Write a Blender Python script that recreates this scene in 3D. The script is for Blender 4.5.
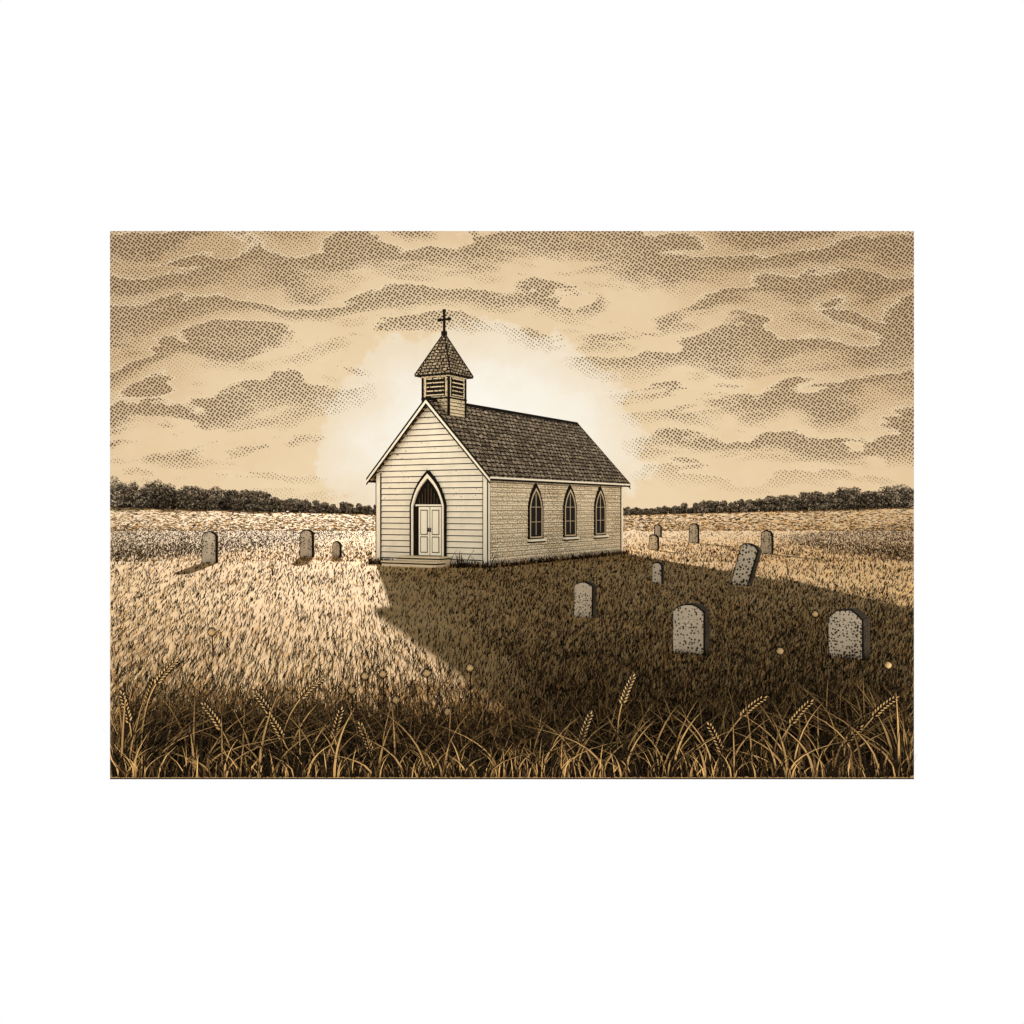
import bpy, bmesh, math, random
import numpy as np
from mathutils import Vector, Matrix
random.seed(4); rng=np.random.default_rng(7)
scene=bpy.context.scene
col=scene.collection
for o in list(bpy.data.objects): bpy.data.objects.remove(o)

def lin(r,g,b):
    f=lambda c:(c/255/12.92) if c/255<=0.04045 else ((c/255+0.055)/1.055)**2.4
    return (f(r),f(g),f(b),1.0)
CAMH=2.57; HOR=508.0; F=1000.0
def at(px,depth): return (px-512.0)/F*depth
def dep(py): return CAMH*F/(py-HOR)
def gz(x,y):
    x=np.asarray(x,float); y=np.asarray(y,float)
    t=np.clip((y-105)/130.0,0,1); t=t*t*(3-2*t)
    r=t*(0.1+2.5*np.clip(np.abs(x)/95,0,1))
    und=0.05*np.sin(x*0.35+1.0)*np.sin(y*0.22)*np.clip((y-12)/20,0,1)
    return r+und*np.clip((38-y)/10,0,1)
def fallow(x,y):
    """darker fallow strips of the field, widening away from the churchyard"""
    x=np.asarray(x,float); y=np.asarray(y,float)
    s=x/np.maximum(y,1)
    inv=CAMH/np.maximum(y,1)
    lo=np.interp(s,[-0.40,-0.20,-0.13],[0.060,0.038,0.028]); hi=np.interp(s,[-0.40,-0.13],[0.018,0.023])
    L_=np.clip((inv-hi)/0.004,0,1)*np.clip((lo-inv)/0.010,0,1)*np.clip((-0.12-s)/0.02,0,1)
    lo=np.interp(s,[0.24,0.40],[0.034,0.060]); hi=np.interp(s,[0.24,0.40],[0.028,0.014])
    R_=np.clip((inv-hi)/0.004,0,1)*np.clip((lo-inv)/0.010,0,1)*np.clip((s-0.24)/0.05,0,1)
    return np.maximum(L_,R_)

# ---------------------------------------------------------------- nodes helper
class NT:
    def __init__(s,mat):
        mat.use_nodes=True; s.t=mat.node_tree; s.t.nodes.clear()
    def n(s,typ,**k):
        nd=s.t.nodes.new(typ)
        for a,v in k.items(): setattr(nd,a,v)
        return nd
    def l(s,a,b): s.t.links.new(a,b)
    def val(s,sock,v):
        if isinstance(v,bpy.types.NodeSocket): s.l(v,sock)
        else: sock.default_value=v
    def m(s,op,a,b=0.0,c=None,clamp=False):
        nd=s.n('ShaderNodeMath',operation=op); nd.use_clamp=clamp
        s.val(nd.inputs[0],a); s.val(nd.inputs[1],b)
        if c is not None: s.val(nd.inputs[2],c)
        return nd.outputs[0]
    def mix(s,f,a,b,bt='MIX'):
        nd=s.n('ShaderNodeMix',data_type='RGBA',blend_type=bt)
        s.val(nd.inputs[0],f); s.val(nd.inputs[6],a); s.val(nd.inputs[7],b)
        return nd.outputs[2]
    def ss(s,v,lo,hi,a=0.0,b=1.0):
        nd=s.n('ShaderNodeMapRange',interpolation_type='SMOOTHSTEP')
        s.val(nd.inputs[0],v); s.val(nd.inputs[1],lo); s.val(nd.inputs[2],hi); s.val(nd.inputs[3],a); s.val(nd.inputs[4],b)
        return nd.outputs[0]
    def mapping(s,vec,scale,loc=(0,0,0)):
        nd=s.n('ShaderNodeMapping'); s.l(vec,nd.inputs[0]); nd.inputs['Scale'].default_value=scale; nd.inputs['Location'].default_value=loc
        return nd.outputs[0]
    def noise(s,vec,scale,detail=3,rough=0.5,dist=0.0):
        nd=s.n('ShaderNodeTexNoise'); s.l(vec,nd.inputs['Vector'])
        nd.inputs['Scale'].default_value=scale; nd.inputs['Detail'].default_value=detail
        nd.inputs['Roughness'].default_value=rough; nd.inputs['Distortion'].default_value=dist
        return nd.outputs[0]
    def vor(s,vec,scale,rand=0.6,dim='3D'):
        nd=s.n('ShaderNodeTexVoronoi',voronoi_dimensions=dim); s.l(vec,nd.inputs['Vector'])
        nd.inputs['Scale'].default_value=scale; nd.inputs['Randomness'].default_value=rand
        return nd.outputs['Distance']
    def sep(s,vec):
        nd=s.n('ShaderNodeSeparateXYZ'); s.l(vec,nd.inputs[0]); return nd.outputs
    def comb(s,x,y,z=0.0):
        nd=s.n('ShaderNodeCombineXYZ'); s.val(nd.inputs[0],x); s.val(nd.inputs[1],y); s.val(nd.inputs[2],z); return nd.outputs[0]
    def brick(s,v,w,h,ms,c1,c2,mo,smooth=0.3,offset=0.5,bias=0.0):
        br=s.n('ShaderNodeTexBrick'); s.l(v,br.inputs[0]); br.offset=offset
        br.inputs['Scale'].default_value=1.0; br.inputs['Brick Width'].default_value=w; br.inputs['Row Height'].default_value=h
        br.inputs['Mortar Size'].default_value=ms; br.inputs['Mortar Smooth'].default_value=smooth; br.inputs['Bias'].default_value=bias
        br.inputs['Color1'].default_value=c1; br.inputs['Color2'].default_value=c2; br.inputs['Mortar'].default_value=mo
        return br.outputs
    def out(s,sh):
        o=s.n('ShaderNodeOutputMaterial'); s.l(sh,o.inputs[0])
    def diffuse(s,c):
        d=s.n('ShaderNodeBsdfPrincipled'); s.val(d.inputs['Base Color'],c)
        d.inputs['Roughness'].default_value=0.95
        d.inputs['Specular IOR Level'].default_value=0.05
        s.out(d.outputs[0]); return d

INK=lin(28,23,18)
def mat_stipple(name,base,spacing=0.1,dens=0.35,ink=INK,var=0.12,kd=1.0,insc=None,lo=0.35):
    m=bpy.data.materials.new(name); n=NT(m)
    tc=n.n('ShaderNodeTexCoord').outputs['Object']
    wash=n.noise(tc,1.3,4,0.6)
    b=n.mix(n.ss(wash,0.35,0.7),base,tuple(c*(1-var*2) for c in base[:3])+(1,))
    dn=n.noise(tc,0.9/spacing*0.12,3,0.6)
    r=n.m('MULTIPLY',n.ss(dn,0.3,0.75,lo,1.0),dens)
    v=n.vor(tc,1/spacing,0.7)
    dot=n.ss(v,n.m('SUBTRACT',r,0.05),r,1.0,0.0)
    c=n.mix(n.m('MULTIPLY',dot,kd),b,ink)
    if insc:
        w,h=insc
        x,y,z=n.sep(tc)
        wv=n.noise(tc,30,2); 
        v2=n.comb(n.m('ADD',x,n.m('MULTIPLY',wv,0.08)),n.m('ADD',z,n.m('MULTIPLY',wv,0.03)))
        bo=n.brick(v2,0.075,0.075,0.030,(0,0,0,1),(0,0,0,1),(1,1,1,1),0.5)
        inx=n.ss(n.m('ABSOLUTE',x),w*0.55,w*0.68,1.0,0.0)
        inz=n.m('MULTIPLY',n.ss(z,h*0.46,h*0.50),n.ss(z,h*0.74,h*0.78,1.0,0.0))
        f=n.m('MULTIPLY',n.m('MULTIPLY',inx,inz),n.m('MULTIPLY',n.m('SUBTRACT',1.0,bo['Fac']),n.ss(n.noise(tc,14,2),0.42,0.56)))
        c=n.mix(n.m('MULTIPLY',f,0.75),c,lin(80,68,54))
    n.diffuse(c); return m
def mat_flat(name,base,var=0.2,sc=6):
    m=bpy.data.materials.new(name); n=NT(m)
    tc=n.n('ShaderNodeTexCoord').outputs['Object']
    w=n.noise(tc,sc,4,0.6)
    n.diffuse(n.mix(w,tuple(min(1,c*(1+var)) for c in base[:3])+(1,),tuple(c*(1-var) for c in base[:3])+(1,)))
    return m

M_ink=mat_flat('ink_dark',INK,0.3)
M_front=mat_stipple('painted_clapboard',lin(254,244,222),0.13,0.36,lin(112,90,62),0.06,kd=0.7,lo=0.10)
M_trim=mat_flat('painted_trim',lin(250,240,218),0.05)
M_door=mat_flat('painted_door',lin(252,243,222),0.05)
def mat_side():
    m=bpy.data.materials.new('side_clapboard'); n=NT(m)
    tc=n.n('ShaderNodeTexCoord').outputs['Object']; x,y,z=n.sep(tc)
    v=n.comb(y,z)
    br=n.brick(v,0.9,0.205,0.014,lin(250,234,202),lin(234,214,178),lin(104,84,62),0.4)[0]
    vo=n.vor(v,1/0.115,0.5,'2D')
    dn=n.noise(tc,0.5,2,0.5)
    r=n.ss(dn,0.3,0.7,0.30,0.42)
    dot=n.ss(vo,n.m('SUBTRACT',r,0.08),r,0.85,0.0)  # dense dots paint the side wall's shaded tone into its colour
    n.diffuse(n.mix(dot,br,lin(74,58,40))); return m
M_side=mat_side()
def mat_shingle(name,axis,c1,c2,mort,w=0.42,h=0.26,ms=0.035):
    m=bpy.data.materials.new(name); n=NT(m)
    tc=n.n('ShaderNodeTexCoord').outputs['Object']; x,y,z=n.sep(tc)
    wob=n.m('MULTIPLY',n.noise(tc,2.2,4,0.65),0.30)
    a=y if axis=='y' else n.m('ADD',x,y)
    v=n.comb(n.m('ADD',a,wob),n.m('ADD',n.m('MULTIPLY',z,1.38),wob))
    br=n.brick(v,w,h,ms,c1,c2,mort,0.2,bias=-0.1)
    sp=n.noise(v,11,3,0.7)
    c=n.mix(n.ss(sp,0.43,0.60,0,0.80),br['Color'],mort)
    bsdf=n.diffuse(c)
    bp=n.n('ShaderNodeBump'); bp.inputs['Distance'].default_value=0.05; bp.inputs['Strength'].default_value=0.6
    n.l(br['Fac'],bp.inputs['Height']); bp.invert=True
    n.l(bp.outputs[0],bsdf.inputs['Normal'])
    return m
M_roof=mat_shingle('roof_shingle','y',lin(214,192,160),lin(122,104,84),lin(28,23,18),0.40,0.27,0.048)
M_spire=mat_shingle('spire_shingle','xy',lin(214,192,158),lin(132,112,88),lin(32,26,20),0.24,0.21,0.036)
M_belf=mat_stipple('belfry_board',lin(226,206,170),0.11,0.46,lin(50,40,30),0.1)
def mat_glass():
    m=bpy.data.materials.new('dark_window_glass'); n=NT(m)
    tc=n.n('ShaderNodeTexCoord').outputs['Object']
    d=n.diffuse(n.mix(n.noise(tc,5,3),lin(8,7,6),lin(34,30,26))); d.inputs['Roughness'].default_value=0.6
    return m
M_glass=mat_glass()
M_step=mat_stipple('stone_step',lin(200,178,145),0.1,0.4,lin(60,45,30))
M_stone=mat_stipple('speckled_stone',lin(206,192,170),0.056,0.52,lin(58,50,41),0.15,lo=0.65)
M_stone2=mat_stipple('dark_speckled_stone',lin(196,184,164),0.11,0.52,lin(48,42,35),0.2,lo=0.6)
M_stoneside=mat_stipple('shaded_stone_edge',lin(84,75,63),0.05,0.55,lin(24,20,16),0.2)  # darker stipple paints shade onto the gravestone side faces
M_stem=mat_flat('dry_stem',lin(52,38,24),0.3)
M_straw=mat_flat('wheat_straw',lin(176,142,94),0.2)
M_ear=mat_stipple('wheat_grain',lin(196,160,106),0.02,0.35,lin(60,40,22))
M_head=mat_flat('seed_head_fluff',lin(222,188,136),0.1)

# ---------------------------------------------------------------- mesh helpers
def mkobj(name,verts,faces,mats,midx=None,parent=None):
    me=bpy.data.meshes.new(name); me.from_pydata([tuple(v) for v in verts],[],faces)
    for m in mats: me.materials.append(m)
    if midx: 
        for p,i in zip(me.polygons,midx): p.material_index=i
    me.update()
    o=bpy.data.objects.new(name,me); col.objects.link(o)
    if parent: o.parent=parent
    return o
class MB:
    def __init__(s): s.v=[]; s.f=[]; s.m=[]
    def box(s,x0,x1,y0,y1,z0,z1,mi=0):
        b=len(s.v)
        s.v+=[(x0,y0,z0),(x1,y0,z0),(x1,y1,z0),(x0,y1,z0),(x0,y0,z1),(x1,y0,z1),(x1,y1,z1),(x0,y1,z1)]
        for f in [(0,3,2,1),(4,5,6,7),(0,1,5,4),(1,2,6,5),(2,3,7,6),(3,0,4,7)]:
            s.f.append(tuple(b+i for i in f)); s.m.append(mi)
    def poly(s,pts,mi=0):
        b=len(s.v); s.v+=list(pts); s.f.append(tuple(range(b,b+len(pts)))); s.m.append(mi)
    def prism(s,pts,off,mi=0):
        b=len(s.v); n=len(pts); off=Vector(off)
        s.v+=[tuple(p) for p in pts]; s.v+=[tuple(Vector(p)+off) for p in pts]
        s.f.append(tuple(b+i for i in range(n))[::-1]); s.m.append(mi)
        s.f.append(tuple(b+n+i for i in range(n))); s.m.append(mi)
        for i in range(n):
            j=(i+1)%n; s.f.append((b+i,b+j,b+n+j,b+n+i)); s.m.append(mi)
    def ring(s,outer,inner,off,mi=0):
        b=len(s.v); n=len(outer); off=Vector(off)
        for L in (outer,inner): s.v+=[tuple(p) for p in L]
        for L in (outer,inner): s.v+=[tuple(Vector(p)+off) for p in L]
        for i in range(n):
            j=(i+1)%n
            s.f.append((b+i,b+n+i,b+n+j,b+j)); s.f.append((b+2*n+i,b+2*n+j,b+3*n+j,b+3*n+i))
            s.f.append((b+i,b+j,b+2*n+j,b+2*n+i)); s.f.append((b+n+i,b+3*n+i,b+3*n+j,b+n+j))
            s.m+= [mi]*4
    def obj(s,name,mats,parent=None): 
        o=mkobj(name,s.v,s.f,mats,s.m,parent)
        bm=bmesh.new(); bm.from_mesh(o.data); bmesh.ops.recalc_face_normals(bm,faces=bm.faces); bm.to_mesh(o.data); bm.free()
        return o
def arch(w,z0,zs,zp,n=7):
    """gothic pointed arch outline in (u,z)"""
    right=[]
    for i in range(n):
        t=i/n
        bul=0.16*math.sin(math.pi*t)*w
        right.append((w*(1-t)+bul*0.85, zs+(zp-zs)*t+bul*0.5))
    return [(-w,z0),(w,z0)]+right+[(0,zp)]+[(-u,z) for u,z in right[::-1]]

# ---------------------------------------------------------------- CHURCH
th=-math.asin(0.489)
church=bpy.data.objects.new('church',None); col.objects.link(church)
church.location=(-3.645,44.93,0); church.rotation_euler=(0,0,th)
church['label']='small white clapboard country church with shingled roof and steeple'; church['category']='church'
W=2.93; L=14.9; ZE=3.95; HE=3.28; ZR=7.5; SL=(ZR-ZE)/HE
def zroof(x): return ZR-abs(x)*SL
ZW=zroof(W)
b=MB()
def halfw(z): return W if z<=ZW-0.12 else max(0.02,(ZR-0.12-z)/SL)
z=0.0; H=0.265
rows=[]
while z<ZR-0.25:
    z1=min(z+H,ZR-0.2); rows.append((z,z1)); z=z1
for (a,c) in rows:
    lip=0.040
    zs=[a,a+lip]+([ZW-0.12] if a+lip<ZW-0.12<c else [])+[c]
    zs=sorted(set(zs))
    for i in range(len(zs)-1):
        p,q=zs[i],zs[i+1]
        t0=(p-a)/(c-a); t1=(q-a)/(c-a)
        y0=-0.035*(1-t0); y1=-0.035*(1-t1)
        mi=1 if i==0 else 0
        b.poly([(-halfw(p),y0,p),(halfw(p),y0,p),(halfw(q),y1,q),(-halfw(q),y1,q)],mi)
        b.poly([(-halfw(p),L-y0,p),(halfw(p),L-y0,p),(halfw(q),L-y1,q),(-halfw(q),L-y1,q)],mi)
H2=0.205; z=0
while z<ZW-0.15:
    z1=min(z+H2,ZW-0.12)
    for s in (-1,1):
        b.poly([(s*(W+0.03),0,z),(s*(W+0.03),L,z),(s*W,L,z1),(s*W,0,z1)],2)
        b.poly([(s*(W+0.03),0,z),(s*(W+0.03),L,z),(s*W,L,z),(s*W,0,z)],1)
    z=z1
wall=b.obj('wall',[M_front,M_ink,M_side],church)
b=MB()
for sx in (-1,1):
    for yy in (0,L):
        s=-1 if yy==0 else 1
        x0,x1=sorted((sx*(W-0.15),sx*(W+0.06)))
        y0,y1=sorted((yy+s*0.07,yy-s*0.16))
        b.box(x0,x1,y0,y1,0,ZW-0.14,0)
        xa=sx*(W-0.15); b.box(*sorted((xa,xa-sx*0.045)),*sorted((yy+s*0.055,yy)),0,ZW-0.14,1)
        ya=yy-s*0.16; b.box(*sorted((sx*(W+0.045),sx*W)),*sorted((ya,ya-s*0.06)),0,ZW-0.14,1)
    b.box(*sorted((sx*(W+0.04),sx*W)),0.25,L-0.25,ZW-0.34,ZW-0.12,0)
b.box(W+0.058,W+0.085,-0.095,-0.040,0,ZW-0.14,1)
b.box(-W-0.09,-W-0.062,-0.085,-0.03,0,ZW-0.14,1)
corner=b.obj('corner_board',[M_trim,M_ink],church)
b=MB()
b.box(-W-0.08,W+0.08,-0.10,L+0.08,-0.3,0.10)
b.obj('foundation',[M_step],church)
b=MB(); T=0.13; OY=0.38
for s in (-1,1):
    prof=[(0,ZR),(s*HE,ZE),(s*HE,ZE-T),(0,ZR-T*1.4)]
    b.prism([(x,-OY,zz) for x,zz in prof],(0,L+OY+0.35,0),0)
b.prism([(-0.14,-OY-0.01,ZR-0.12),(0,-OY-0.01,ZR+0.06),(0.14,-OY-0.01,ZR-0.12)],(0,L+OY+0.37,0),1)
roof=b.obj('roof',[M_roof,M_ink],church)
b=MB()
for yy,s in ((-OY,-1),(L+0.35,1)):
    for sx in (-1,1):
        for (d0_,d1_,mi,pr) in ((0.0,0.09,1,0.035),(0.09,0.20,0,0.03),(0.20,0.27,1,0.035)):
            pts=[(0,yy,ZR+0.03-d0_*1.4),(sx*(HE+0.03),yy,ZE-d0_*1.2),(sx*(HE+0.03),yy,ZE-d1_*1.2),(0,yy,ZR+0.03-d1_*1.4)]
            b.prism(pts,(0,s*pr,0),mi)
for sx in (-1,1):
    b.box(*sorted((sx*HE,sx*(HE+0.03))),-OY,L+0.35,ZE-0.11,ZE-0.03,0)
    b.box(*sorted((sx*(HE-0.002),sx*(HE+0.035))),-OY,L+0.35,ZE-0.2,ZE-0.112,1)
b.obj('rake_board',[M_trim,M_ink],church)
BY=1.09; BH=0.70; ZB0=6.75; ZB1=8.62
b=MB(); b.box(-BH,BH,BY-BH,BY+BH,ZB0,ZB1,0)
b.box(-BH-0.06,BH+0.06,BY-BH-0.06,BY+BH+0.06,7.50,7.57,1)
for sx in (-1,1):
    for sy in (-1,1):
        cx=sx*BH; cy=BY+sy*BH
        b.box(cx-0.045,cx+0.045,cy-0.045,cy+0.045,ZB0,ZB1,1)
for k in range(4):
    b.box(-BH-0.015,BH+0.015,BY-BH-0.015,BY+BH+0.015,6.85+k*0.16,6.88+k*0.16,1)
b.box(-BH-0.05,BH+0.05,BY-BH-0.05,BY+BH+0.05,8.50,8.56,0)
belfry=b.obj('belfry',[M_belf,M_ink],church)
b=MB()
for k in range(4):
    for i in range(9):
        zz=7.66+i*0.092; w=0.46
        mi=i%2
        if k==0: b.box(-w,w,BY-BH-0.05,BY-BH-0.021,zz,zz+0.05,mi)
        if k==1: b.box(BH+0.021,BH+0.05,BY-w,BY+w,zz,zz+0.05,mi)
        if k==2: b.box(-w,w,BY+BH+0.021,BY+BH+0.05,zz,zz+0.05,mi)
        if k==3: b.box(-BH-0.05,-BH-0.021,BY-w,BY+w,zz,zz+0.05,mi)
b.box(-0.51,0.51,BY-BH-0.02,BY-BH-0.003,7.62,8.47,2)
b.box(BH+0.003,BH+0.02,BY-0.51,BY+0.51,7.62,8.47,2)
b.obj('louver',[M_belf,M_ink,M_ink],belfry)
b=MB(); E=0.97; apex=(0,BY,10.62)
c4=[(-E,BY-E,ZB1),(E,BY-E,ZB1),(E,BY+E,ZB1),(-E,BY+E,ZB1)]
c5=[(x,y,ZB1-0.07) for x,y,_ in c4]
for i in range(4):
    j=(i+1)%4; b.poly([c4[i],c4[j],apex],0); b.poly([c5[i],c5[j],c4[j],c4[i]],1)
b.poly(c5[::-1],1)
sp=b.obj('spire_roof',[M_spire,M_ink],belfry)
def tube(b,p,q,r,mi=0,n=6,r2=None):
    p=Vector(p); q=Vector(q); d=(q-p).normalized(); r2=r if r2 is None else r2
    u=d.cross(Vector((0,0,1)) if abs(d.z)<0.9 else Vector((1,0,0))).normalized(); v=d.cross(u)
    k=len(b.v)
    for c,rr in ((p,r),(q,r2)):
        for i in range(n):
            a=2*math.pi*i/n; b.v.append(tuple(c+u*math.cos(a)*rr+v*math.sin(a)*rr))
    for i in range(n):
        j=(i+1)%n; b.f.append((k+i,k+j,k+n+j,k+n+i)); b.m.append(mi)
    b.f.append(tuple(k+i for i in range(n))[::-1]); b.m.append(mi)
    b.f.append(tuple(k+n+i for i in range(n))); b.m.append(mi)
b=MB()
for c in c4: tube(b,(c[0],c[1],c[2]+0.01),apex,0.03,0)
b.obj('hip_cap',[M_ink],belfry)
b=MB()
b.box(-0.045,0.045,BY-0.045,BY+0.045,10.5,11.62); b.box(-0.27,0.27,BY-0.04,BY+0.04,11.17,11.26)
for (x,z) in ((-0.27,11.215),(0.27,11.215),(0,11.62)):
    b.box(x-0.065,x+0.065,BY-0.055,BY+0.055,z-0.065,z+0.065)
b.box(-0.10,0.10,BY-0.10,BY+0.10,10.5,10.68)
b.obj('cross',[M_ink],belfry)

DX=-0.10
def fp(pts,y): return [(DX+u,y,z) for u,z in pts]
b=MB()
o_=arch(0.96,0.42,2.72,4.28); i1=arch(0.885,0.42,2.70,4.12); i2=arch(0.78,0.42,2.68,3.92)
b.ring(fp(o_,-0.15),fp(i1,-0.15),(0,0.15,0),1)
b.ring(fp(i1,-0.14),fp(i2,-0.14),(0,0.14,0),0)
b.prism(fp(i2,-0.045),(0,0.045,0),1)
b.box(DX-0.778,DX-0.55,-0.10,-0.046,0.42,2.66,1)
frame=b.obj('door_frame',[M_trim,M_ink],church)
b=MB()
for s in (-1,1):
    x0,x1=sorted((DX+0.10+s*0.022,DX+0.10+s*0.60))
    b.box(x0,x1,-0.085,-0.047,0.45,2.62,0)
    for (a,c) in ((0.6,1.25),(1.4,2.45)):
        xm0=x0+0.13; xm1=x1-0.13
        b.box(xm0-0.04,xm1+0.04,-0.090,-0.086,a-0.04,c+0.04,1)
        b.box(xm0,xm1,-0.100,-0.091,a,c,0)
b.box(DX-0.66,DX+0.74,-0.11,-0.047,2.66,2.73,0)
door=b.obj('door',[M_door,M_ink],church); door['label']='cream double doors with raised panels'
b=MB()
b.box(DX+0.04,DX+0.07,-0.15,-0.1,1.5,1.68); b.box(DX+0.13,DX+0.16,-0.15,-0.1,1.5,1.68)
b.obj('handle',[M_ink],door)
b=MB()
for i in range(-3,4):
    u=i*0.16
    zt=3.66-abs(u)*1.35
    b.box(DX+u-0.008,DX+u+0.008,-0.075,-0.05,2.74,zt,0)
b.obj('transom_window',[mat_flat('tracery',lin(104,86,64))],door)
b=MB(); SX=0.25
b.box(DX-1.30+SX,DX+0.95+SX,-0.95,-0.11,-0.1,0.42,0)
b.box(DX-1.65+SX,DX+1.25+SX,-1.65,-0.952,-0.1,0.24,0)
b.box(DX-1.33+SX,DX+0.98+SX,-0.98,-0.112,0.36,0.423,0)
b.box(DX-1.68+SX,DX+1.28+SX,-1.68,-0.982,0.18,0.243,0)
b.box(DX-1.67+SX,DX+1.27+SX,-1.67,-0.982,0.12,0.178,1)
b.box(DX-1.32+SX,DX+0.97+SX,-0.97,-0.112,0.30,0.358,1)
b.box(DX-1.67+SX,DX+1.27+SX,-1.672,-0.982,-0.05,0.0,1)
b.obj('step',[mat_flat('worn_step',lin(232,214,180),0.1),M_ink],church)

M_case=mat_flat('window_casing',lin(205,184,150),0.1)
for t in (4.45,8.15,11.85):
    def sp_(pts,x): return [(x,t+u,z) for u,z in pts]
    o_=arch(0.74,1.10,2.66,3.76); i1=arch(0.62,1.16,2.62,3.52); i2=arch(0.55,1.22,2.60,3.40)
    b=MB(); b.prism(sp_(i2,W+0.035),(0.02,0,0),0)
    win=b.obj('window',[M_glass],church)
    b=MB()
    b.ring(sp_(o_,W+0.0),sp_(i1,W+0.0),(0.07,0,0),1)
    b.ring(sp_(i1,W+0.0),sp_(i2,W+0.0),(0.085,0,0),0)
    b.box(W+0.056,W+0.07,t-0.022,t+0.022,1.3,3.25,0)
    for zz in (1.9,2.6): b.box(W+0.056,W+0.066,t-0.53,t+0.53,zz,zz+0.025,0)
    b.obj('frame',[M_case,M_ink],win)
    b=MB(); b.box(W,W+0.2,t-0.8,t+0.8,1.0,1.10,0); b.box(W,W+0.17,t-0.78,t+0.78,0.93,0.998,1)
    b.obj('sill',[M_trim,M_ink],win)

# ---------------------------------------------------------------- GRAVESTONES
STONES=[]
def stone(px,ybase,wpx,hpx,style,label,tilt=0,lean=0,mat=M_stone,th_=0.2,insc=False,yo=0):
    d=dep(ybase); x=at(px,d); az=math.degrees(math.atan2(x,d)); yaw=-az-26+yo
    w=wpx/F*d/2*0.88; h=hpx/F*d
    pts=[(-w,-0.25),(w,-0.25)]
    if style=='round':
        for i in range(13):
            a=math.pi*i/12; pts.append((w*math.cos(a),h-w*0.85+w*0.85*math.sin(a)))
    elif style=='segment':
        for i in range(11):
            a=math.radians(38+104*i/10); r=1.27*w
            pts.append((r*math.cos(a),h-0.42*w+(math.sin(a)*r-r*math.sin(math.radians(38)))*0.86))
    else:
        s=h-0.46*w
        pts+=[(w,s),(0.84*w,s+0.02)]
        for i in range(9):
            a=math.radians(25+130*i/8); r=0.90*w
            pts.append((r*math.cos(a),s+0.04+(math.sin(a)-0.42)*r*0.70))
        pts+=[(-0.84*w,s+0.02),(-w,s)]
    me=bpy.data.meshes.new('gravestone'); bm=bmesh.new()
    T=th_*max(1,w*2.2)
    pts=[(u+random.uniform(-1,1)*0.012,z+random.uniform(-1,1)*0.012) for u,z in pts]
    f=bm.faces.new([bm.verts.new((u,-T/2,z)) for u,z in pts])
    r=bmesh.ops.extrude_face_region(bm,geom=[f])
    vs=[g for g in r['geom'] if isinstance(g,bmesh.types.BMVert)]
    bmesh.ops.translate(bm,vec=(0,T,0),verts=vs)
    bmesh.ops.recalc_face_normals(bm,faces=bm.faces)
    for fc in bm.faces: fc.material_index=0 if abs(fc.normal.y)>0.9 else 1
    es=[e for e in bm.edges if len(e.link_faces)==2 and e.calc_face_angle(0)>1.2]
    bmesh.ops.bevel(bm,geom=es,offset=max(0.024,0.0013*d),segments=1,affect='EDGES',material=2)
    bm.to_mesh(me); bm.free()
    me.materials.append(mat if not insc else mat_stipple('engraved_stone',lin(208,194,172),0.052,0.52,lin(60,52,43),0.15,insc=(w,h),lo=0.6))
    me.materials.append(M_stoneside); me.materials.append(M_ink)
    o=bpy.data.objects.new('gravestone',me); col.objects.link(o)
    o.location=(x,d,float(gz(x,d))); o.rotation_euler=(math.radians(lean),math.radians(tilt),math.radians(yaw))
    o['label']=label; o['category']='gravestone'; o['group']='gravestones in the churchyard'
    STONES.append((x,d,w))
    return o
stone(210,563,19,32,'round','weathered grey rounded gravestone in a golden field',mat=M_stone2,th_=0.25)
stone(307,557,17,28,'round','rounded speckled gravestone in tall pale grass',mat=M_stone2,th_=0.25)
stone(337,557,11,16,'round','small low pale gravestone almost hidden in grass')
stone(654,550,13,16,'round','small rounded gravestone behind the church wall',mat=M_stone2)
stone(658,537,10,13,'round','distant small rounded gravestone in pale field')
stone(694,543,13,20,'round','rounded gravestone standing in pale grass',mat=M_stone2)
stone(767,554,15,24,'round','upright rounded gravestone beside a leaning one',mat=M_stone2)
stone(741,585,22,43,'segment','tall weathered gravestone leaning sharply to one side',tilt=15,lean=-4,mat=M_stone2,th_=0.34)
stone(658,584,14,22,'round','small dark gravestone in the church shadow',mat=M_stone2)
stone(585,616,25,36,'segment','speckled gravestone with curved top in shaded grass',th_=0.24)
stone(691,653,40,50,'segment','large speckled gravestone with curved top and worn lettering',th_=0.24,insc=True)
stone(849,658,43,49,'shoulder','large shouldered gravestone with worn lettering',th_=0.28,insc=True)

# ---------------------------------------------------------------- GROUND
K=0.402
ds=[CAMH*F/(778-HOR)]
while ds[-1]<300: ds.append(min(300,ds[-1]*1.018+0.05))
nu=90; V=[];Fc=[]
for d in ds:
    for i in range(nu+1):
        x=(-1+2*i/nu)*K*d; V.append((x,d,float(gz(x,d))))
for j in range(len(ds)-1):
    for i in range(nu):
        a=j*(nu+1)+i; Fc.append((a,a+1,a+nu+2,a+nu+1))
mi=[0]*len(Fc)
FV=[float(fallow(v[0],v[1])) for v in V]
d0=ds[0]; bI=len(V)
for i in range(nu+1): x,y,z=V[i]; V.append((x,y,z-0.012)); FV.append(0)
for i in range(nu): Fc.append((i,bI+i,bI+i+1,i+1)); mi.append(1)
m=bpy.data.materials.new('dry_field'); n=NT(m)
geo=n.n('ShaderNodeNewGeometry').outputs['Position']
gx,gy,gzz=n.sep(geo)
fa=n.n('ShaderNodeAttribute',attribute_name='fallow').outputs['Fac']
w1=n.noise(n.mapping(geo,(0.10,0.05,0.1)),1.0,4,0.6)
w2=n.noise(n.mapping(geo,(0.5,0.35,0.3)),1.0,4,0.65)
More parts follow.
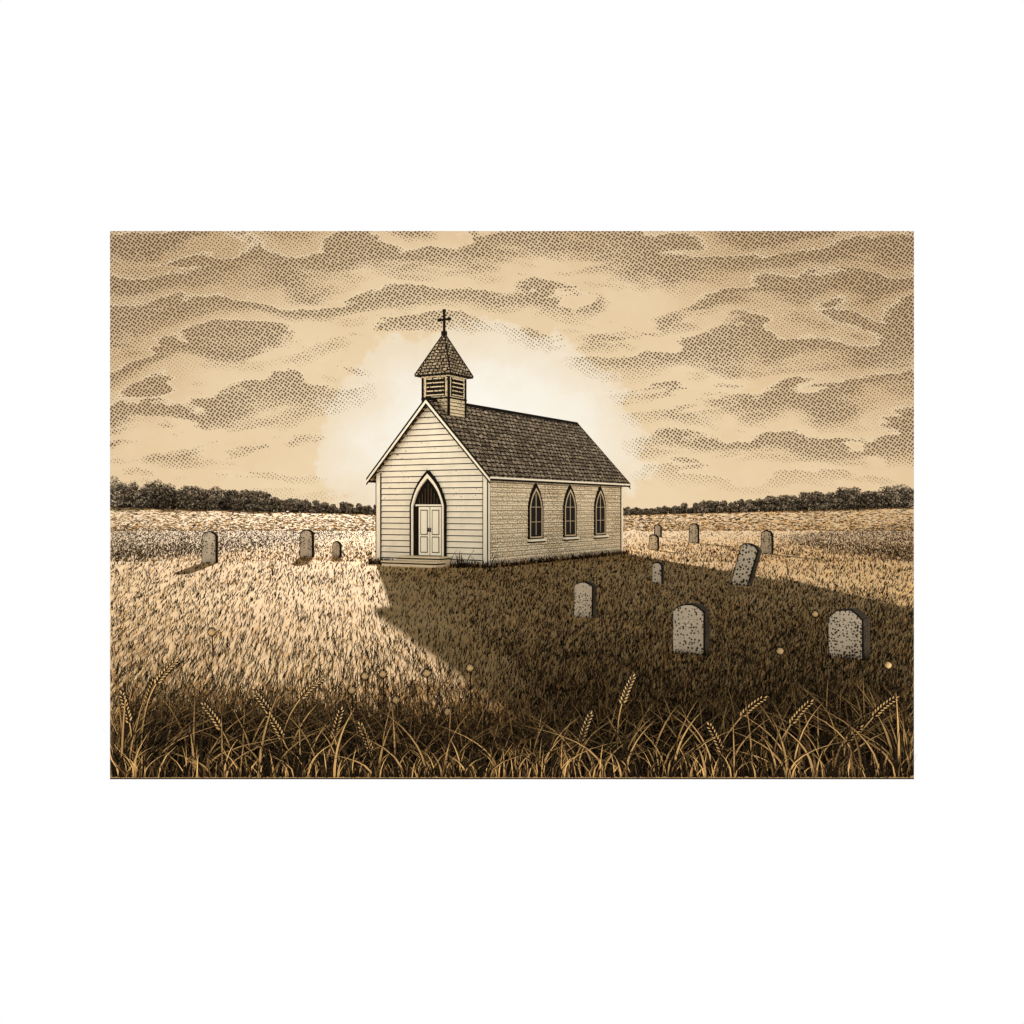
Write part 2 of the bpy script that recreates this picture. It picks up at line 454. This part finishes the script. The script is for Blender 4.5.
base=n.mix(n.ss(w1,0.35,0.65),lin(228,190,130),lin(214,172,110))
base=n.mix(n.ss(w2,0.45,0.7,0,0.5),base,lin(194,152,94))
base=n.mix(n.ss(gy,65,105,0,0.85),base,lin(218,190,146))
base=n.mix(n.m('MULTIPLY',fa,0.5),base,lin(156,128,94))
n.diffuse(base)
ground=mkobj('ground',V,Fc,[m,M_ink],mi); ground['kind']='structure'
at0=ground.data.attributes.new('fallow','FLOAT','POINT'); at0.data.foreach_set('value',FV)
for p in ground.data.polygons: p.use_smooth=True

# ---------------------------------------------------------------- GRASS
def inside(x,y,mg=0.12):
    dx=x+3.645; dy=y-44.93
    lx=dx*math.cos(th)+dy*math.sin(th); ly=-dx*math.sin(th)+dy*math.cos(th)
    inn=(np.abs(lx)<W+mg)&(ly>-mg-0.05)&(ly<L+mg)
    st=(lx>DX-1.6)&(lx<DX+1.7)&(ly>-2.8)&(ly<0.2)
    return inn|st
VV=[];CC=[];FF=[];off=0
def blades(x,y,h,w,lean_x,lean_y,colr,S=2,yaw=None,back=0.0,square=False):
    global off
    h=h.copy()
    for (sx_,sy_,sw_) in STONES:
        kk=(np.abs(x-sx_)<sw_*1.6)&(y<sy_+0.4)&(y>sy_-0.12*sy_)
        h[kk]*=0.85
    N=len(x); z=gz(x,y)
    if yaw is None: yaw=rng.uniform(-0.9,0.9,N)
    wx=np.cos(yaw); wy=np.sin(yaw)
    P=np.zeros((N,S+1,2,3))
    for k in range(S+1):
        t=k/S
        cx=x+lean_x*h*t**2; cy=y+lean_y*h*t**2+back; cz=z-0.01+h*(t-0.18*t*t*(np.abs(lean_x)+np.abs(lean_y)))
        ww=(w*(1-t**1.7)*0.5+0.0003 if S>1 else w*(1-t)*0.5) if not square else w*0.5*(1-0.5*t)
        for s,sg in ((0,-1),(1,1)):
            P[:,k,s,0]=cx+sg*ww*wx; P[:,k,s,1]=cy+sg*ww*wy; P[:,k,s,2]=cz
    lim=K*np.clip(P[...,1],d0,None)
    P[...,0]=np.clip(P[...,0],-lim,lim)
    VV.append(P.reshape(-1,3))
    base=(np.arange(N)*(2*(S+1)))+off
    fs=[np.stack([base+2*k,base+2*k+1,base+2*k+3,base+2*k+2],1) for k in range(S)]
    FF.append(np.stack(fs,1).reshape(-1,4))
    C=np.ones((N,2*(S+1),4)); C[:,:,:3]=colr[:,None,:]
    CC.append(C.reshape(-1,4)); off+=N*2*(S+1)
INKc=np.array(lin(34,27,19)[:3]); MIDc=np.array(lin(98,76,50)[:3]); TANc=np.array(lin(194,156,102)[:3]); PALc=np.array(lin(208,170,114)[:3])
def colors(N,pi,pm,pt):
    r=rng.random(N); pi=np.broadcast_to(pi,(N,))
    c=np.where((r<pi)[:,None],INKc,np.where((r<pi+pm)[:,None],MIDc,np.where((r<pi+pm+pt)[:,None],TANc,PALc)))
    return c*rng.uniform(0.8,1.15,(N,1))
def flt(x,y):
    k=~inside(x,y); return x[k],y[k]
# distant mown field: fine stubble in rows
N=18000; py=511+(531-511)*rng.random(N); y=CAMH*F/(py-HOR); row=2.2*(y/60)
y=np.round(y/row)*row; y=np.clip(y,40,232); x=(rng.random(N)*2-1)*K*y*0.998
x,y=flt(x,y); N=len(x)
blades(x,y,0.0008*y*rng.uniform(0.5,1.0,N),y*rng.uniform(0.0010,0.0045,N),np.zeros(N),np.zeros(N),colors(N,.18,.55,.25),S=1,yaw=rng.uniform(-.05,.05,N),square=True)
# middle distance
N=42000; py=522+(562-522)*rng.random(N); y=CAMH*F/(py-HOR); x=(rng.random(N)*2-1)*K*y*0.998
x,y=flt(x,y); fl=fallow(x,y); N=len(x)
kk=rng.random(N)<(0.34+0.66*fl); x=x[kk];y=y[kk];fl=fl[kk];N=len(x)
blades(x,y,rng.uniform(0.07,0.17,N),0.0010*y*rng.uniform(0.7,1.4,N),rng.uniform(-.4,.4,N),rng.uniform(-.2,.2,N),colors(N,.34+.4*fl,.40,.2),S=1,yaw=rng.uniform(-.4,.4,N))
# near field strokes: tufts
N=60000; py=544+(776-544)*rng.random(N)**0.95; y=CAMH*F/(py-HOR); x=(rng.random(N)*2-1)*K*y*0.998
knoll=np.clip(1-(((x+3.4)/5.5)**2+((y-24)/14)**2),0,1)
dens=np.where(x>-6.2+0.2*(46-y),1.0,0.78)  # strokes kept denser past the church shadow's edge, deepening its tone
kk=(rng.random(N)>knoll*0.40)&(rng.random(N)<dens); x=x[kk]; y=y[kk]
x,y=flt(x,y); N=len(x); fl=fallow(x,y)
hh=rng.uniform(0.07,0.15,N)*(1+0.35*np.clip((y-25)/20,0,1))
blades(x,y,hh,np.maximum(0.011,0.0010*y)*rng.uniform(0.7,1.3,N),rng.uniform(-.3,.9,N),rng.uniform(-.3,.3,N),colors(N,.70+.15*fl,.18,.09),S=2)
# extra dark blades inside the church's cast shadow, painting it deeper
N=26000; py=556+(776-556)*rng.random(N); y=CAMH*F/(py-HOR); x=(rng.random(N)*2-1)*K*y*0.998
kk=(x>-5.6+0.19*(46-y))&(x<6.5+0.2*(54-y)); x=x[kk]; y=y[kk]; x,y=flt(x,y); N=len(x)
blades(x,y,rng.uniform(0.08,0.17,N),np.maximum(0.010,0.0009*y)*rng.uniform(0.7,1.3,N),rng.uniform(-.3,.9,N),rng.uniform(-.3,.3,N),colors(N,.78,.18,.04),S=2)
# foreground medium: thins out gradually with distance
N=11000; y=9.54+rng.random(N)**1.8*5.0; x=(rng.random(N)*2-1)*K*y*0.995
hh=rng.uniform(0.12,0.34,N)*np.interp(y,[9.5,11,13,15],[1.1,0.8,0.5,0.4])
blades(x,y,hh,rng.uniform(0.009,0.016,N),rng.uniform(-.8,.8,N),rng.uniform(-.4,.4,N),colors(N,.55,.18,.2),S=3)
# tall arching foreground
N=3300; y=9.54+rng.random(N)**1.5*2.3; x=(rng.random(N)*2-1)*K*y*0.985
hh=rng.uniform(0.28,0.92,N)*np.interp(y,[9.5,12.0],[1.0,0.55])*(0.74+0.48*np.abs(x)/4.5)
lx=rng.normal(0,.8,N); lx=np.where(x<-K*y*0.85,np.abs(lx),np.where(x>K*y*0.85,-np.abs(lx),lx)); ly=rng.uniform(-.35,.35,N)
r=rng.random(N)
tan=r<0.34; ya=rng.uniform(-.7,.7,N); ww=rng.uniform(0.010,0.022,N)
DULL=np.tile(np.array(lin(176,142,94)[:3]),(N,1))*rng.uniform(.65,1.1,(N,1))
for sel,cc,wd,bk in ((~tan,colors(N,.92,.08,0),ww,0.0),(tan,colors(N,1,0,0),ww*1.3+0.024,0.006),(tan,DULL,ww*1.3,0.0)):
    blades(x[sel],y[sel],hh[sel],wd[sel],lx[sel],ly[sel],cc[sel],S=7,yaw=ya[sel]*0.5,back=bk)
# turf fringe at the cut edge
N=4000; y=rng.uniform(d0+0.005,9.75,N); x=(rng.random(N)*2-1)*K*y*0.995
blades(x,y,rng.uniform(.06,.22,N),rng.uniform(.008,.015,N),rng.uniform(-.7,.7,N),rng.uniform(-.1,.3,N),colors(N,.85,.12,.03),S=2)
# weeds along the church footing
N=900; s=rng.random(N); loc=[]
for i in range(N):
    if s[i]<0.35: lx_,ly_=rng.uniform(-W-.2,W+.2),-0.2-rng.random()*0.5
    else: lx_,ly_=W+0.2+rng.random()*0.5,rng.uniform(-.4,L)
    if ly_<0 and DX-1.55<lx_<DX+1.65: lx_=rng.choice([-1,1])*rng.uniform(1.8,W+0.3)
    loc.append((lx_,ly_))
loc=np.array(loc); x=-3.645+loc[:,0]*math.cos(th)-loc[:,1]*math.sin(th); y=44.93+loc[:,0]*math.sin(th)+loc[:,1]*math.cos(th)
blades(x,y,rng.uniform(.12,.4,N),rng.uniform(.03,.06,N),rng.uniform(-.6,.6,N),rng.uniform(-.3,.3,N),colors(N,.75,.15,.1),S=3)
N=14; lx_=rng.uniform(1.7,3.6,N); ly_=rng.uniform(-1.6,-0.4,N)
x=-3.645+lx_*math.cos(th)-ly_*math.sin(th); y=44.93+lx_*math.sin(th)+ly_*math.cos(th)
blades(x,y,rng.uniform(.5,1.0,N),rng.uniform(.04,.06,N),rng.uniform(-.6,.6,N),rng.uniform(-.2,.2,N),colors(N,1,0,0),S=4,yaw=np.zeros(N))
V=np.concatenate(VV); Fq=np.concatenate(FF); C=np.concatenate(CC)
me=bpy.data.meshes.new('grass'); me.vertices.add(len(V)); me.vertices.foreach_set('co',V.ravel())
me.loops.add(len(Fq)*4); me.loops.foreach_set('vertex_index',Fq.ravel().astype(np.int32))
me.polygons.add(len(Fq)); me.polygons.foreach_set('loop_start',np.arange(len(Fq),dtype=np.int32)*4)
me.update(calc_edges=True)
ca=me.color_attributes.new('Col','FLOAT_COLOR','POINT'); ca.data.foreach_set('color',C.ravel())
mg=bpy.data.materials.new('dry_grass'); n=NT(mg)
at_=n.n('ShaderNodeAttribute',attribute_name='Col').outputs['Color']
d=n.n('ShaderNodeBsdfDiffuse'); t=n.n('ShaderNodeBsdfTranslucent'); n.l(at_,d.inputs[0]); n.l(at_,t.inputs[0])
mx=n.n('ShaderNodeMixShader'); mx.inputs[0].default_value=0.22; n.l(d.outputs[0],mx.inputs[1]); n.l(t.outputs[0],mx.inputs[2]); n.out(mx.outputs[0])
me.materials.append(mg); grass=bpy.data.objects.new('grass',me); col.objects.link(grass); grass['kind']='stuff'
grass['label']='dry golden grass covering the churchyard field'

# ---------------------------------------------------------------- TREELINE
def top(px):
    return float(np.interp(px,[105,140,170,215,262,285,330,375,500,620,665,700,745,790,830,870,920],
                           [474,476,482,486,490,497,501,504,506,507,506,501,498,492,486,486,482]))
VV=[];CC=[]
def cluster(cx,cy,z0,r,hz,n_):
    u=rng.normal(size=(n_,3)); u/=np.linalg.norm(u,axis=1)[:,None]; rad=rng.random(n_)**0.33
    p=u*rad[:,None]*np.array([r,r,hz]); p+=np.array([cx,cy,z0])
    s=rng.uniform(0.16,0.36,n_)
    a=rng.normal(size=(n_,3)); a/=np.linalg.norm(a,axis=1)[:,None]
    b_=np.cross(a,rng.normal(size=(n_,3))); b_/=np.linalg.norm(b_,axis=1)[:,None]
    q=np.stack([p-a*s[:,None],p+b_*s[:,None]*.7,p+a*s[:,None],p-b_*s[:,None]*.7],1)
    lim=K*q[...,1]; q[...,0]=np.clip(q[...,0],-lim,lim); VV.append(q.reshape(-1,3))
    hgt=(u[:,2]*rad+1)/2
    br=np.where(rng.random(n_)<0.20+0.72*hgt**2,rng.uniform(.28,.55,n_),rng.uniform(.04,.11,n_))  # paler leaves toward the top paint highlights into the crowns
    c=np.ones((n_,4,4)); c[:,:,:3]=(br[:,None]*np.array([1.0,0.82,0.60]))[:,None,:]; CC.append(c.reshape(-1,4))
px=108.0
while px<916:
    for row in range(2):
        D=rng.uniform(236,262); q=px+rng.uniform(-3,3)
        x=at(q,D); x=max(-K*D+1.2,min(K*D-1.2,x)); g=float(gz(x,D)); tz=CAMH+(HOR-top(q))/F*D
        H_=max(1.1,tz-g)*rng.uniform(0.72,1.06) if row==0 else max(1.0,tz-g)*rng.uniform(0.45,0.8)
        r=min(2.4,max(0.9,H_*0.42))*rng.uniform(.8,1.2)
        nb=3 if H_>4 else 2
        for i in range(nb):
            fz=(i+0.6)/nb
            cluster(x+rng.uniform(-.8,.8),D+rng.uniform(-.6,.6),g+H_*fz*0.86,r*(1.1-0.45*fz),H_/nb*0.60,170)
    px+= 4.6
V=np.concatenate(VV); C=np.concatenate(CC); nf=len(V)//4
me=bpy.data.meshes.new('woodland'); me.vertices.add(len(V)); me.vertices.foreach_set('co',V.ravel())
me.loops.add(nf*4); me.loops.foreach_set('vertex_index',np.arange(nf*4,dtype=np.int32))
me.polygons.add(nf); me.polygons.foreach_set('loop_start',np.arange(nf,dtype=np.int32)*4); me.update(calc_edges=True)
ca=me.color_attributes.new('Col','FLOAT_COLOR','POINT'); ca.data.foreach_set('color',C.ravel())
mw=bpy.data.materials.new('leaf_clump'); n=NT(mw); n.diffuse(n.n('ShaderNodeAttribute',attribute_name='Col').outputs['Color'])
me.materials.append(mw); wood=bpy.data.objects.new('woodland',me); col.objects.link(wood); wood['kind']='stuff'
wood['label']='dark distant line of leafy trees along the field edge'

# ---------------------------------------------------------------- WHEAT STALKS
def wheat(px,py,D,lean,ln=0.29):
    ez=CAMH-(py-HOR)/F*D; ex=at(px,D)
    root=bpy.data.objects.new('wheat_stalk',None); col.objects.link(root)
    bx=ex-lean*0.75; bx=max(-K*D+.05,min(K*D-.05,bx)); root.location=(bx,D,float(gz(bx,D)))
    root['label']='tall ripe wheat stalk with a bearded ear'; root['category']='wheat'; root['group']='wheat stalks in the grass'
    sg=math.copysign(1,lean)
    a0=math.atan2(abs(lean)*1.7+0.10,0.8)
    def dirat(t): a=a0*(0.85+0.5*t); return Vector((sg*math.sin(a),0,math.cos(a)))
    g=8; step=ln/g
    pts=[Vector((0,0,0))]
    for i in range(g): pts.append(pts[-1]+dirat(i/g)*step)
    base=Vector((ex-bx,0,ez))-pts[g//2]
    pts=[p+base for p in pts]
    b=MB(); prev=Vector((0,0,-0.02))
    d_=dirat(0)
    c1=Vector((0,0,base.z*0.55)); c2=base-d_*0.18
    for i in range(1,10):
        t=i/9; P0=Vector((0,0,-0.02)); c=P0*(1-t)**3+c1*3*t*(1-t)**2+c2*3*t*t*(1-t)+base*t**3
        bo=Vector((0,0.014,0))
        tube(b,prev,c,0.0062,0,5,0.0058); tube(b,prev+bo,c+bo,0.0135,1,5,0.013); prev=c
    b.obj('stem',[M_straw,M_ink],root)
    b=MB()
    def grain(c,dv,l,r):
        for (mi_,rr,ex_,off_) in ((1,r+0.0105,0.010,0.018),(0,r,0,0)):
            o=Vector((0,off_,0)); a=c+o-dv*ex_; q=c+o+dv*(l+ex_)
            m1=a.lerp(q,0.3); m2=a.lerp(q,0.65)
            tube(b,a,m1,0.003,mi_,6,rr); tube(b,m1,m2,rr,mi_,6,rr*0.85); tube(b,m2,q,rr*0.85,mi_,6,0.001)
    for i in range(g):
        dv=dirat(i/g); side=Vector((dv.z,0,-dv.x)); k=1-0.35*i/g
        for s in (-1,1):
            c=pts[i]+dv*(step*0.5*(s>0))+side*s*0.011
            gd=(dv+side*s*0.72).normalized()
            grain(c,gd,0.044*k,0.0082*k)
            if i>0: tube(b,c+gd*0.04*k,c+gd*0.04*k+(dv+side*s*0.30).normalized()*0.090,0.0030,1,3,0.001)
    grain(pts[-1],dirat(1),0.035,0.007)
    b.obj('ear',[M_ear,M_ink],root)
for a in [(165,672,9.75,.32),(126,708,9.65,-.06),(150,692,9.8,.10),(213,716,9.65,-.26),(264,704,9.7,-.25),(310,688,9.75,.40),(276,726,9.62,-.2),
          (337,724,9.65,.06),(366,738,9.62,-.12),(585,728,9.65,.10),(627,690,9.8,.12),(752,706,9.7,.45),(800,712,9.65,.32),(884,706,9.7,.45),(850,738,9.6,.3),(716,738,9.62,-.15)]:
    wheat(*a)
for (px,py,D) in [(365,676,12.0),(383,674,12.2),(427,673,11.9),(470,668,12.3),(352,690,11.3),(448,712,10.8),(780,651,14.6),(815,614,21),(272,567,38),
                  (212,632,17),(888,665,13.2),(500,735,10.4),(868,735,10.4),(396,700,11.0)]:
    z=CAMH-(py-HOR)/F*D; x=at(px,D); g=float(gz(x,D))
    if z<g+0.12: z=g+0.16
    root=bpy.data.objects.new('wildflower',None); col.objects.link(root); root.location=(x,D,g)
    root['label']='round dry seed head flower on a thin stem'; root['category']='flower'; root['group']='wildflowers in the grass'
    b=MB(); tube(b,(0.02,0,-0.02),(0,0,z-g),0.0007*D,0,5); b.obj('stem',[M_stem],root)
    R=min(0.0048*D,0.085)
    bm=bmesh.new(); bmesh.ops.create_icosphere(bm,subdivisions=2,radius=R*0.74)
    base=[v.co.copy() for v in bm.verts]
    nf0=len(bm.faces)
    for c in base:
        dd=c.normalized()
        if abs(dd.y)<0.75: bmesh.ops.create_icosphere(bm,subdivisions=1,radius=R*0.17,matrix=Matrix.Translation(dd*R*0.92))
    bm.faces.ensure_lookup_table()
    for i,f in enumerate(bm.faces): f.material_index=0 if i<nf0 else 1
    me=bpy.data.meshes.new('flower_head'); bm.to_mesh(me); bm.free(); me.materials.append(M_head); me.materials.append(M_stem)
    o=bpy.data.objects.new('flower_head',me); col.objects.link(o); o.parent=root; o.location=(0,0,z-g)

# ---------------------------------------------------------------- SKY backdrop
D=300.0; top_z=CAMH+(HOR-231)/F*D; X=K*D
sky=mkobj('sky',[(-X,D,0),(X,D,0),(X,D,top_z),(-X,D,top_z)],[(0,1,2,3)],[],None); sky['kind']='structure'
ms=bpy.data.materials.new('evening_sky'); n=NT(ms)
geo=n.n('ShaderNodeTexCoord').outputs['Object']; gx,gy,gZ=n.sep(geo)
px=n.m('DIVIDE',gx,0.3); pz=n.m('DIVIDE',n.m('SUBTRACT',gZ,CAMH),0.3)
P=n.comb(px,pz)
dx=n.m('DIVIDE',n.m('ADD',px,32),172.0); dz=n.m('DIVIDE',n.m('SUBTRACT',pz,66),122.0)
rr=n.m('SQRT',n.m('ADD',n.m('MULTIPLY',dx,dx),n.m('MULTIPLY',dz,dz)))
nz=n.noise(P,0.016,5,0.65)
rr=n.m('ADD',rr,n.m('MULTIPLY',n.m('SUBTRACT',nz,0.5),0.75))
glow=n.m('ADD',n.m('MULTIPLY',n.ss(rr,0.25,1.05,1.0,0.0),0.66),n.m('MULTIPLY',n.ss(rr,0.94,1.0,1.0,0.0),0.24))
halo=n.ss(rr,0.9,2.2,1.0,0.0)
q1=n.noise(n.mapping(P,(0.0036,0.0060,1),(5.1,0.4,0)),1.0,2,0.5,0.5)
warp=n.noise(n.mapping(P,(0.0078,0.026,1),(9.1,2.4,0)),1.0,4,0.6,1.0)
puff=n.noise(n.mapping(P,(0.024,0.046,1),(1.3,5.4,0)),1.0,2,0.5)
ph=n.m('ADD',n.m('ADD',n.m('DIVIDE',pz,46.0),n.m('DIVIDE',px,-1500.0)),n.m('ADD',n.m('MULTIPLY',q1,4.2),n.m('ADD',n.m('MULTIPLY',warp,1.7),n.m('MULTIPLY',puff,0.5))))
fr=n.m('FRACT',ph)
mask=n.noise(n.mapping(P,(0.0058,0.021,1),(7.7,2.4,0)),1.0,4,0.6,0.6)
ax=n.m('ABSOLUTE',n.m('ADD',px,20))
edge=n.m('ADD',n.m('MULTIPLY',ax,0.00034),n.m('MULTIPLY',n.m('MULTIPLY',ax,pz),0.0000022))
edge=n.m('ADD',edge,n.m('MULTIPLY',pz,0.0005))
mk=n.ss(n.m('ADD',mask,edge),0.54,0.78)
body=n.ss(fr,0.05,0.70)
cut=n.ss(fr,0.88,0.99,1.0,0.0)
streak=n.m('MULTIPLY',body,cut)
dens=n.m('MULTIPLY',streak,n.ss(mk,0.0,0.5,0,0.90))
corner_=n.ss(n.m('ADD',n.m('MULTIPLY',ax,0.9),n.m('MULTIPLY',pz,1.3)),370,640)
dens=n.m('MAXIMUM',dens,n.m('MULTIPLY',n.m('MULTIPLY',corner_,n.ss(streak,0.0,0.6,0.40,1.0)),1.0))
dens=n.m('MULTIPLY',dens,n.m('SUBTRACT',1.0,n.m('MULTIPLY',n.ss(rr,0.75,1.15,1.0,0.0),0.98)))
dens=n.m('MULTIPLY',dens,n.ss(pz,18,70,0.15,1.0))
base=n.mix(n.ss(pz,0,280),lin(231,201,158),lin(220,189,146))
wsh=n.noise(P,0.011,5,0.65)
base=n.mix(n.ss(wsh,0.35,0.7,0,0.6),base,lin(239,215,178))
rim=n.m('MULTIPLY',n.ss(fr,0.89,0.95),n.m('MAXIMUM',mk,n.m('MULTIPLY',corner_,0.7)))
base=n.mix(n.m('MULTIPLY',corner_,0.30),base,lin(182,152,114))
base=n.mix(n.m('MULTIPLY',dens,0.50),base,lin(184,153,115))
base=n.mix(n.m('MULTIPLY',rim,0.6),base,lin(238,214,176))
base=n.mix(n.m('MULTIPLY',halo,0.5),base,lin(242,219,181))
base=n.mix(glow,base,lin(254,251,240))
vo=n.n('ShaderNodeTexVoronoi',voronoi_dimensions='2D')
rot=n.n('ShaderNodeMapping'); n.l(P,rot.inputs[0]); rot.inputs['Rotation'].default_value=(0,0,0.6)
n.l(rot.outputs[0],vo.inputs['Vector']); vo.inputs['Scale'].default_value=0.33; vo.inputs['Randomness'].default_value=0.28
r=n.m('MULTIPLY',n.m('POWER',dens,0.42),0.40)
dot=n.ss(vo.outputs['Distance'],n.m('SUBTRACT',r,0.10),n.m('ADD',r,0.04),1.0,0.0)
dot=n.m('MULTIPLY',dot,n.ss(dens,0.04,0.10))
c=n.mix(n.m('MULTIPLY',dot,0.92),base,lin(68,54,40))
em=n.n('ShaderNodeEmission'); n.l(c,em.inputs[0]); em.inputs[1].default_value=1.0; n.out(em.outputs[0])
sky.data.materials.append(ms)
sky.visible_shadow=False   # a sky throws no shadow; the sun stands beyond it

# ---------------------------------------------------------------- WORLD + SUN
sx=0.155; el=math.radians(10.3)
wd=bpy.data.worlds.new('World'); scene.world=wd; wd.use_nodes=True; nt=wd.node_tree; nt.nodes.clear()
class WN(NT):
    def __init__(s,t): s.t=t
n=WN(nt)
g=n.n('ShaderNodeTexCoord').outputs['Generated']; x,y,z=n.sep(g)
sk=n.n('ShaderNodeTexSky',sky_type='NISHITA'); sk.sun_disc=False; sk.sun_elevation=el; sk.sun_rotation=math.atan2(-sx,1)
bg1=n.n('ShaderNodeBackground'); n.l(sk.outputs[0],bg1.inputs[0]); bg1.inputs[1].default_value=0.03
bk=n.ss(y,0.3,-0.6,0.0,1.0)
bg2=n.n('ShaderNodeBackground'); n.l(n.mix(bk,(1,1,1,1),(1,0.93,0.81,1)),bg2.inputs[0]); n.l(n.m('ADD',1.0,n.m('MULTIPLY',bk,2.0)),bg2.inputs[1])
cutz=n.ss(n.m('ADD',z,n.ss(y,0.4,-0.3,0.0,0.24)),0.48,0.58)
mx=n.n('ShaderNodeMixShader'); n.l(cutz,mx.inputs[0]); n.l(bg2.outputs[0],mx.inputs[1]); n.l(bg1.outputs[0],mx.inputs[2])
o=n.n('ShaderNodeOutputWorld'); n.l(mx.outputs[0],o.inputs[0])
sl=bpy.data.lights.new('sun','SUN'); sl.energy=10.5; sl.angle=math.radians(0.5); sl.color=(1,0.87,0.70)
so=bpy.data.objects.new('sun',sl); col.objects.link(so)
dirn=Vector((sx*math.cos(el),-math.cos(el),-math.sin(el)))
so.rotation_euler=dirn.to_track_quat('-Z','Y').to_euler()

cam=bpy.data.cameras.new('camera'); co=bpy.data.objects.new('camera',cam); col.objects.link(co)
co.location=(0,0,CAMH); co.rotation_euler=(math.radians(90),0,0)
cam.sensor_width=36; cam.lens=36*F/1024; cam.shift_y=-(512-HOR)/1024; cam.clip_end=2000
scene.camera=co
scene.view_settings.view_transform='Standard'; scene.view_settings.look='None'; scene.view_settings.exposure=0
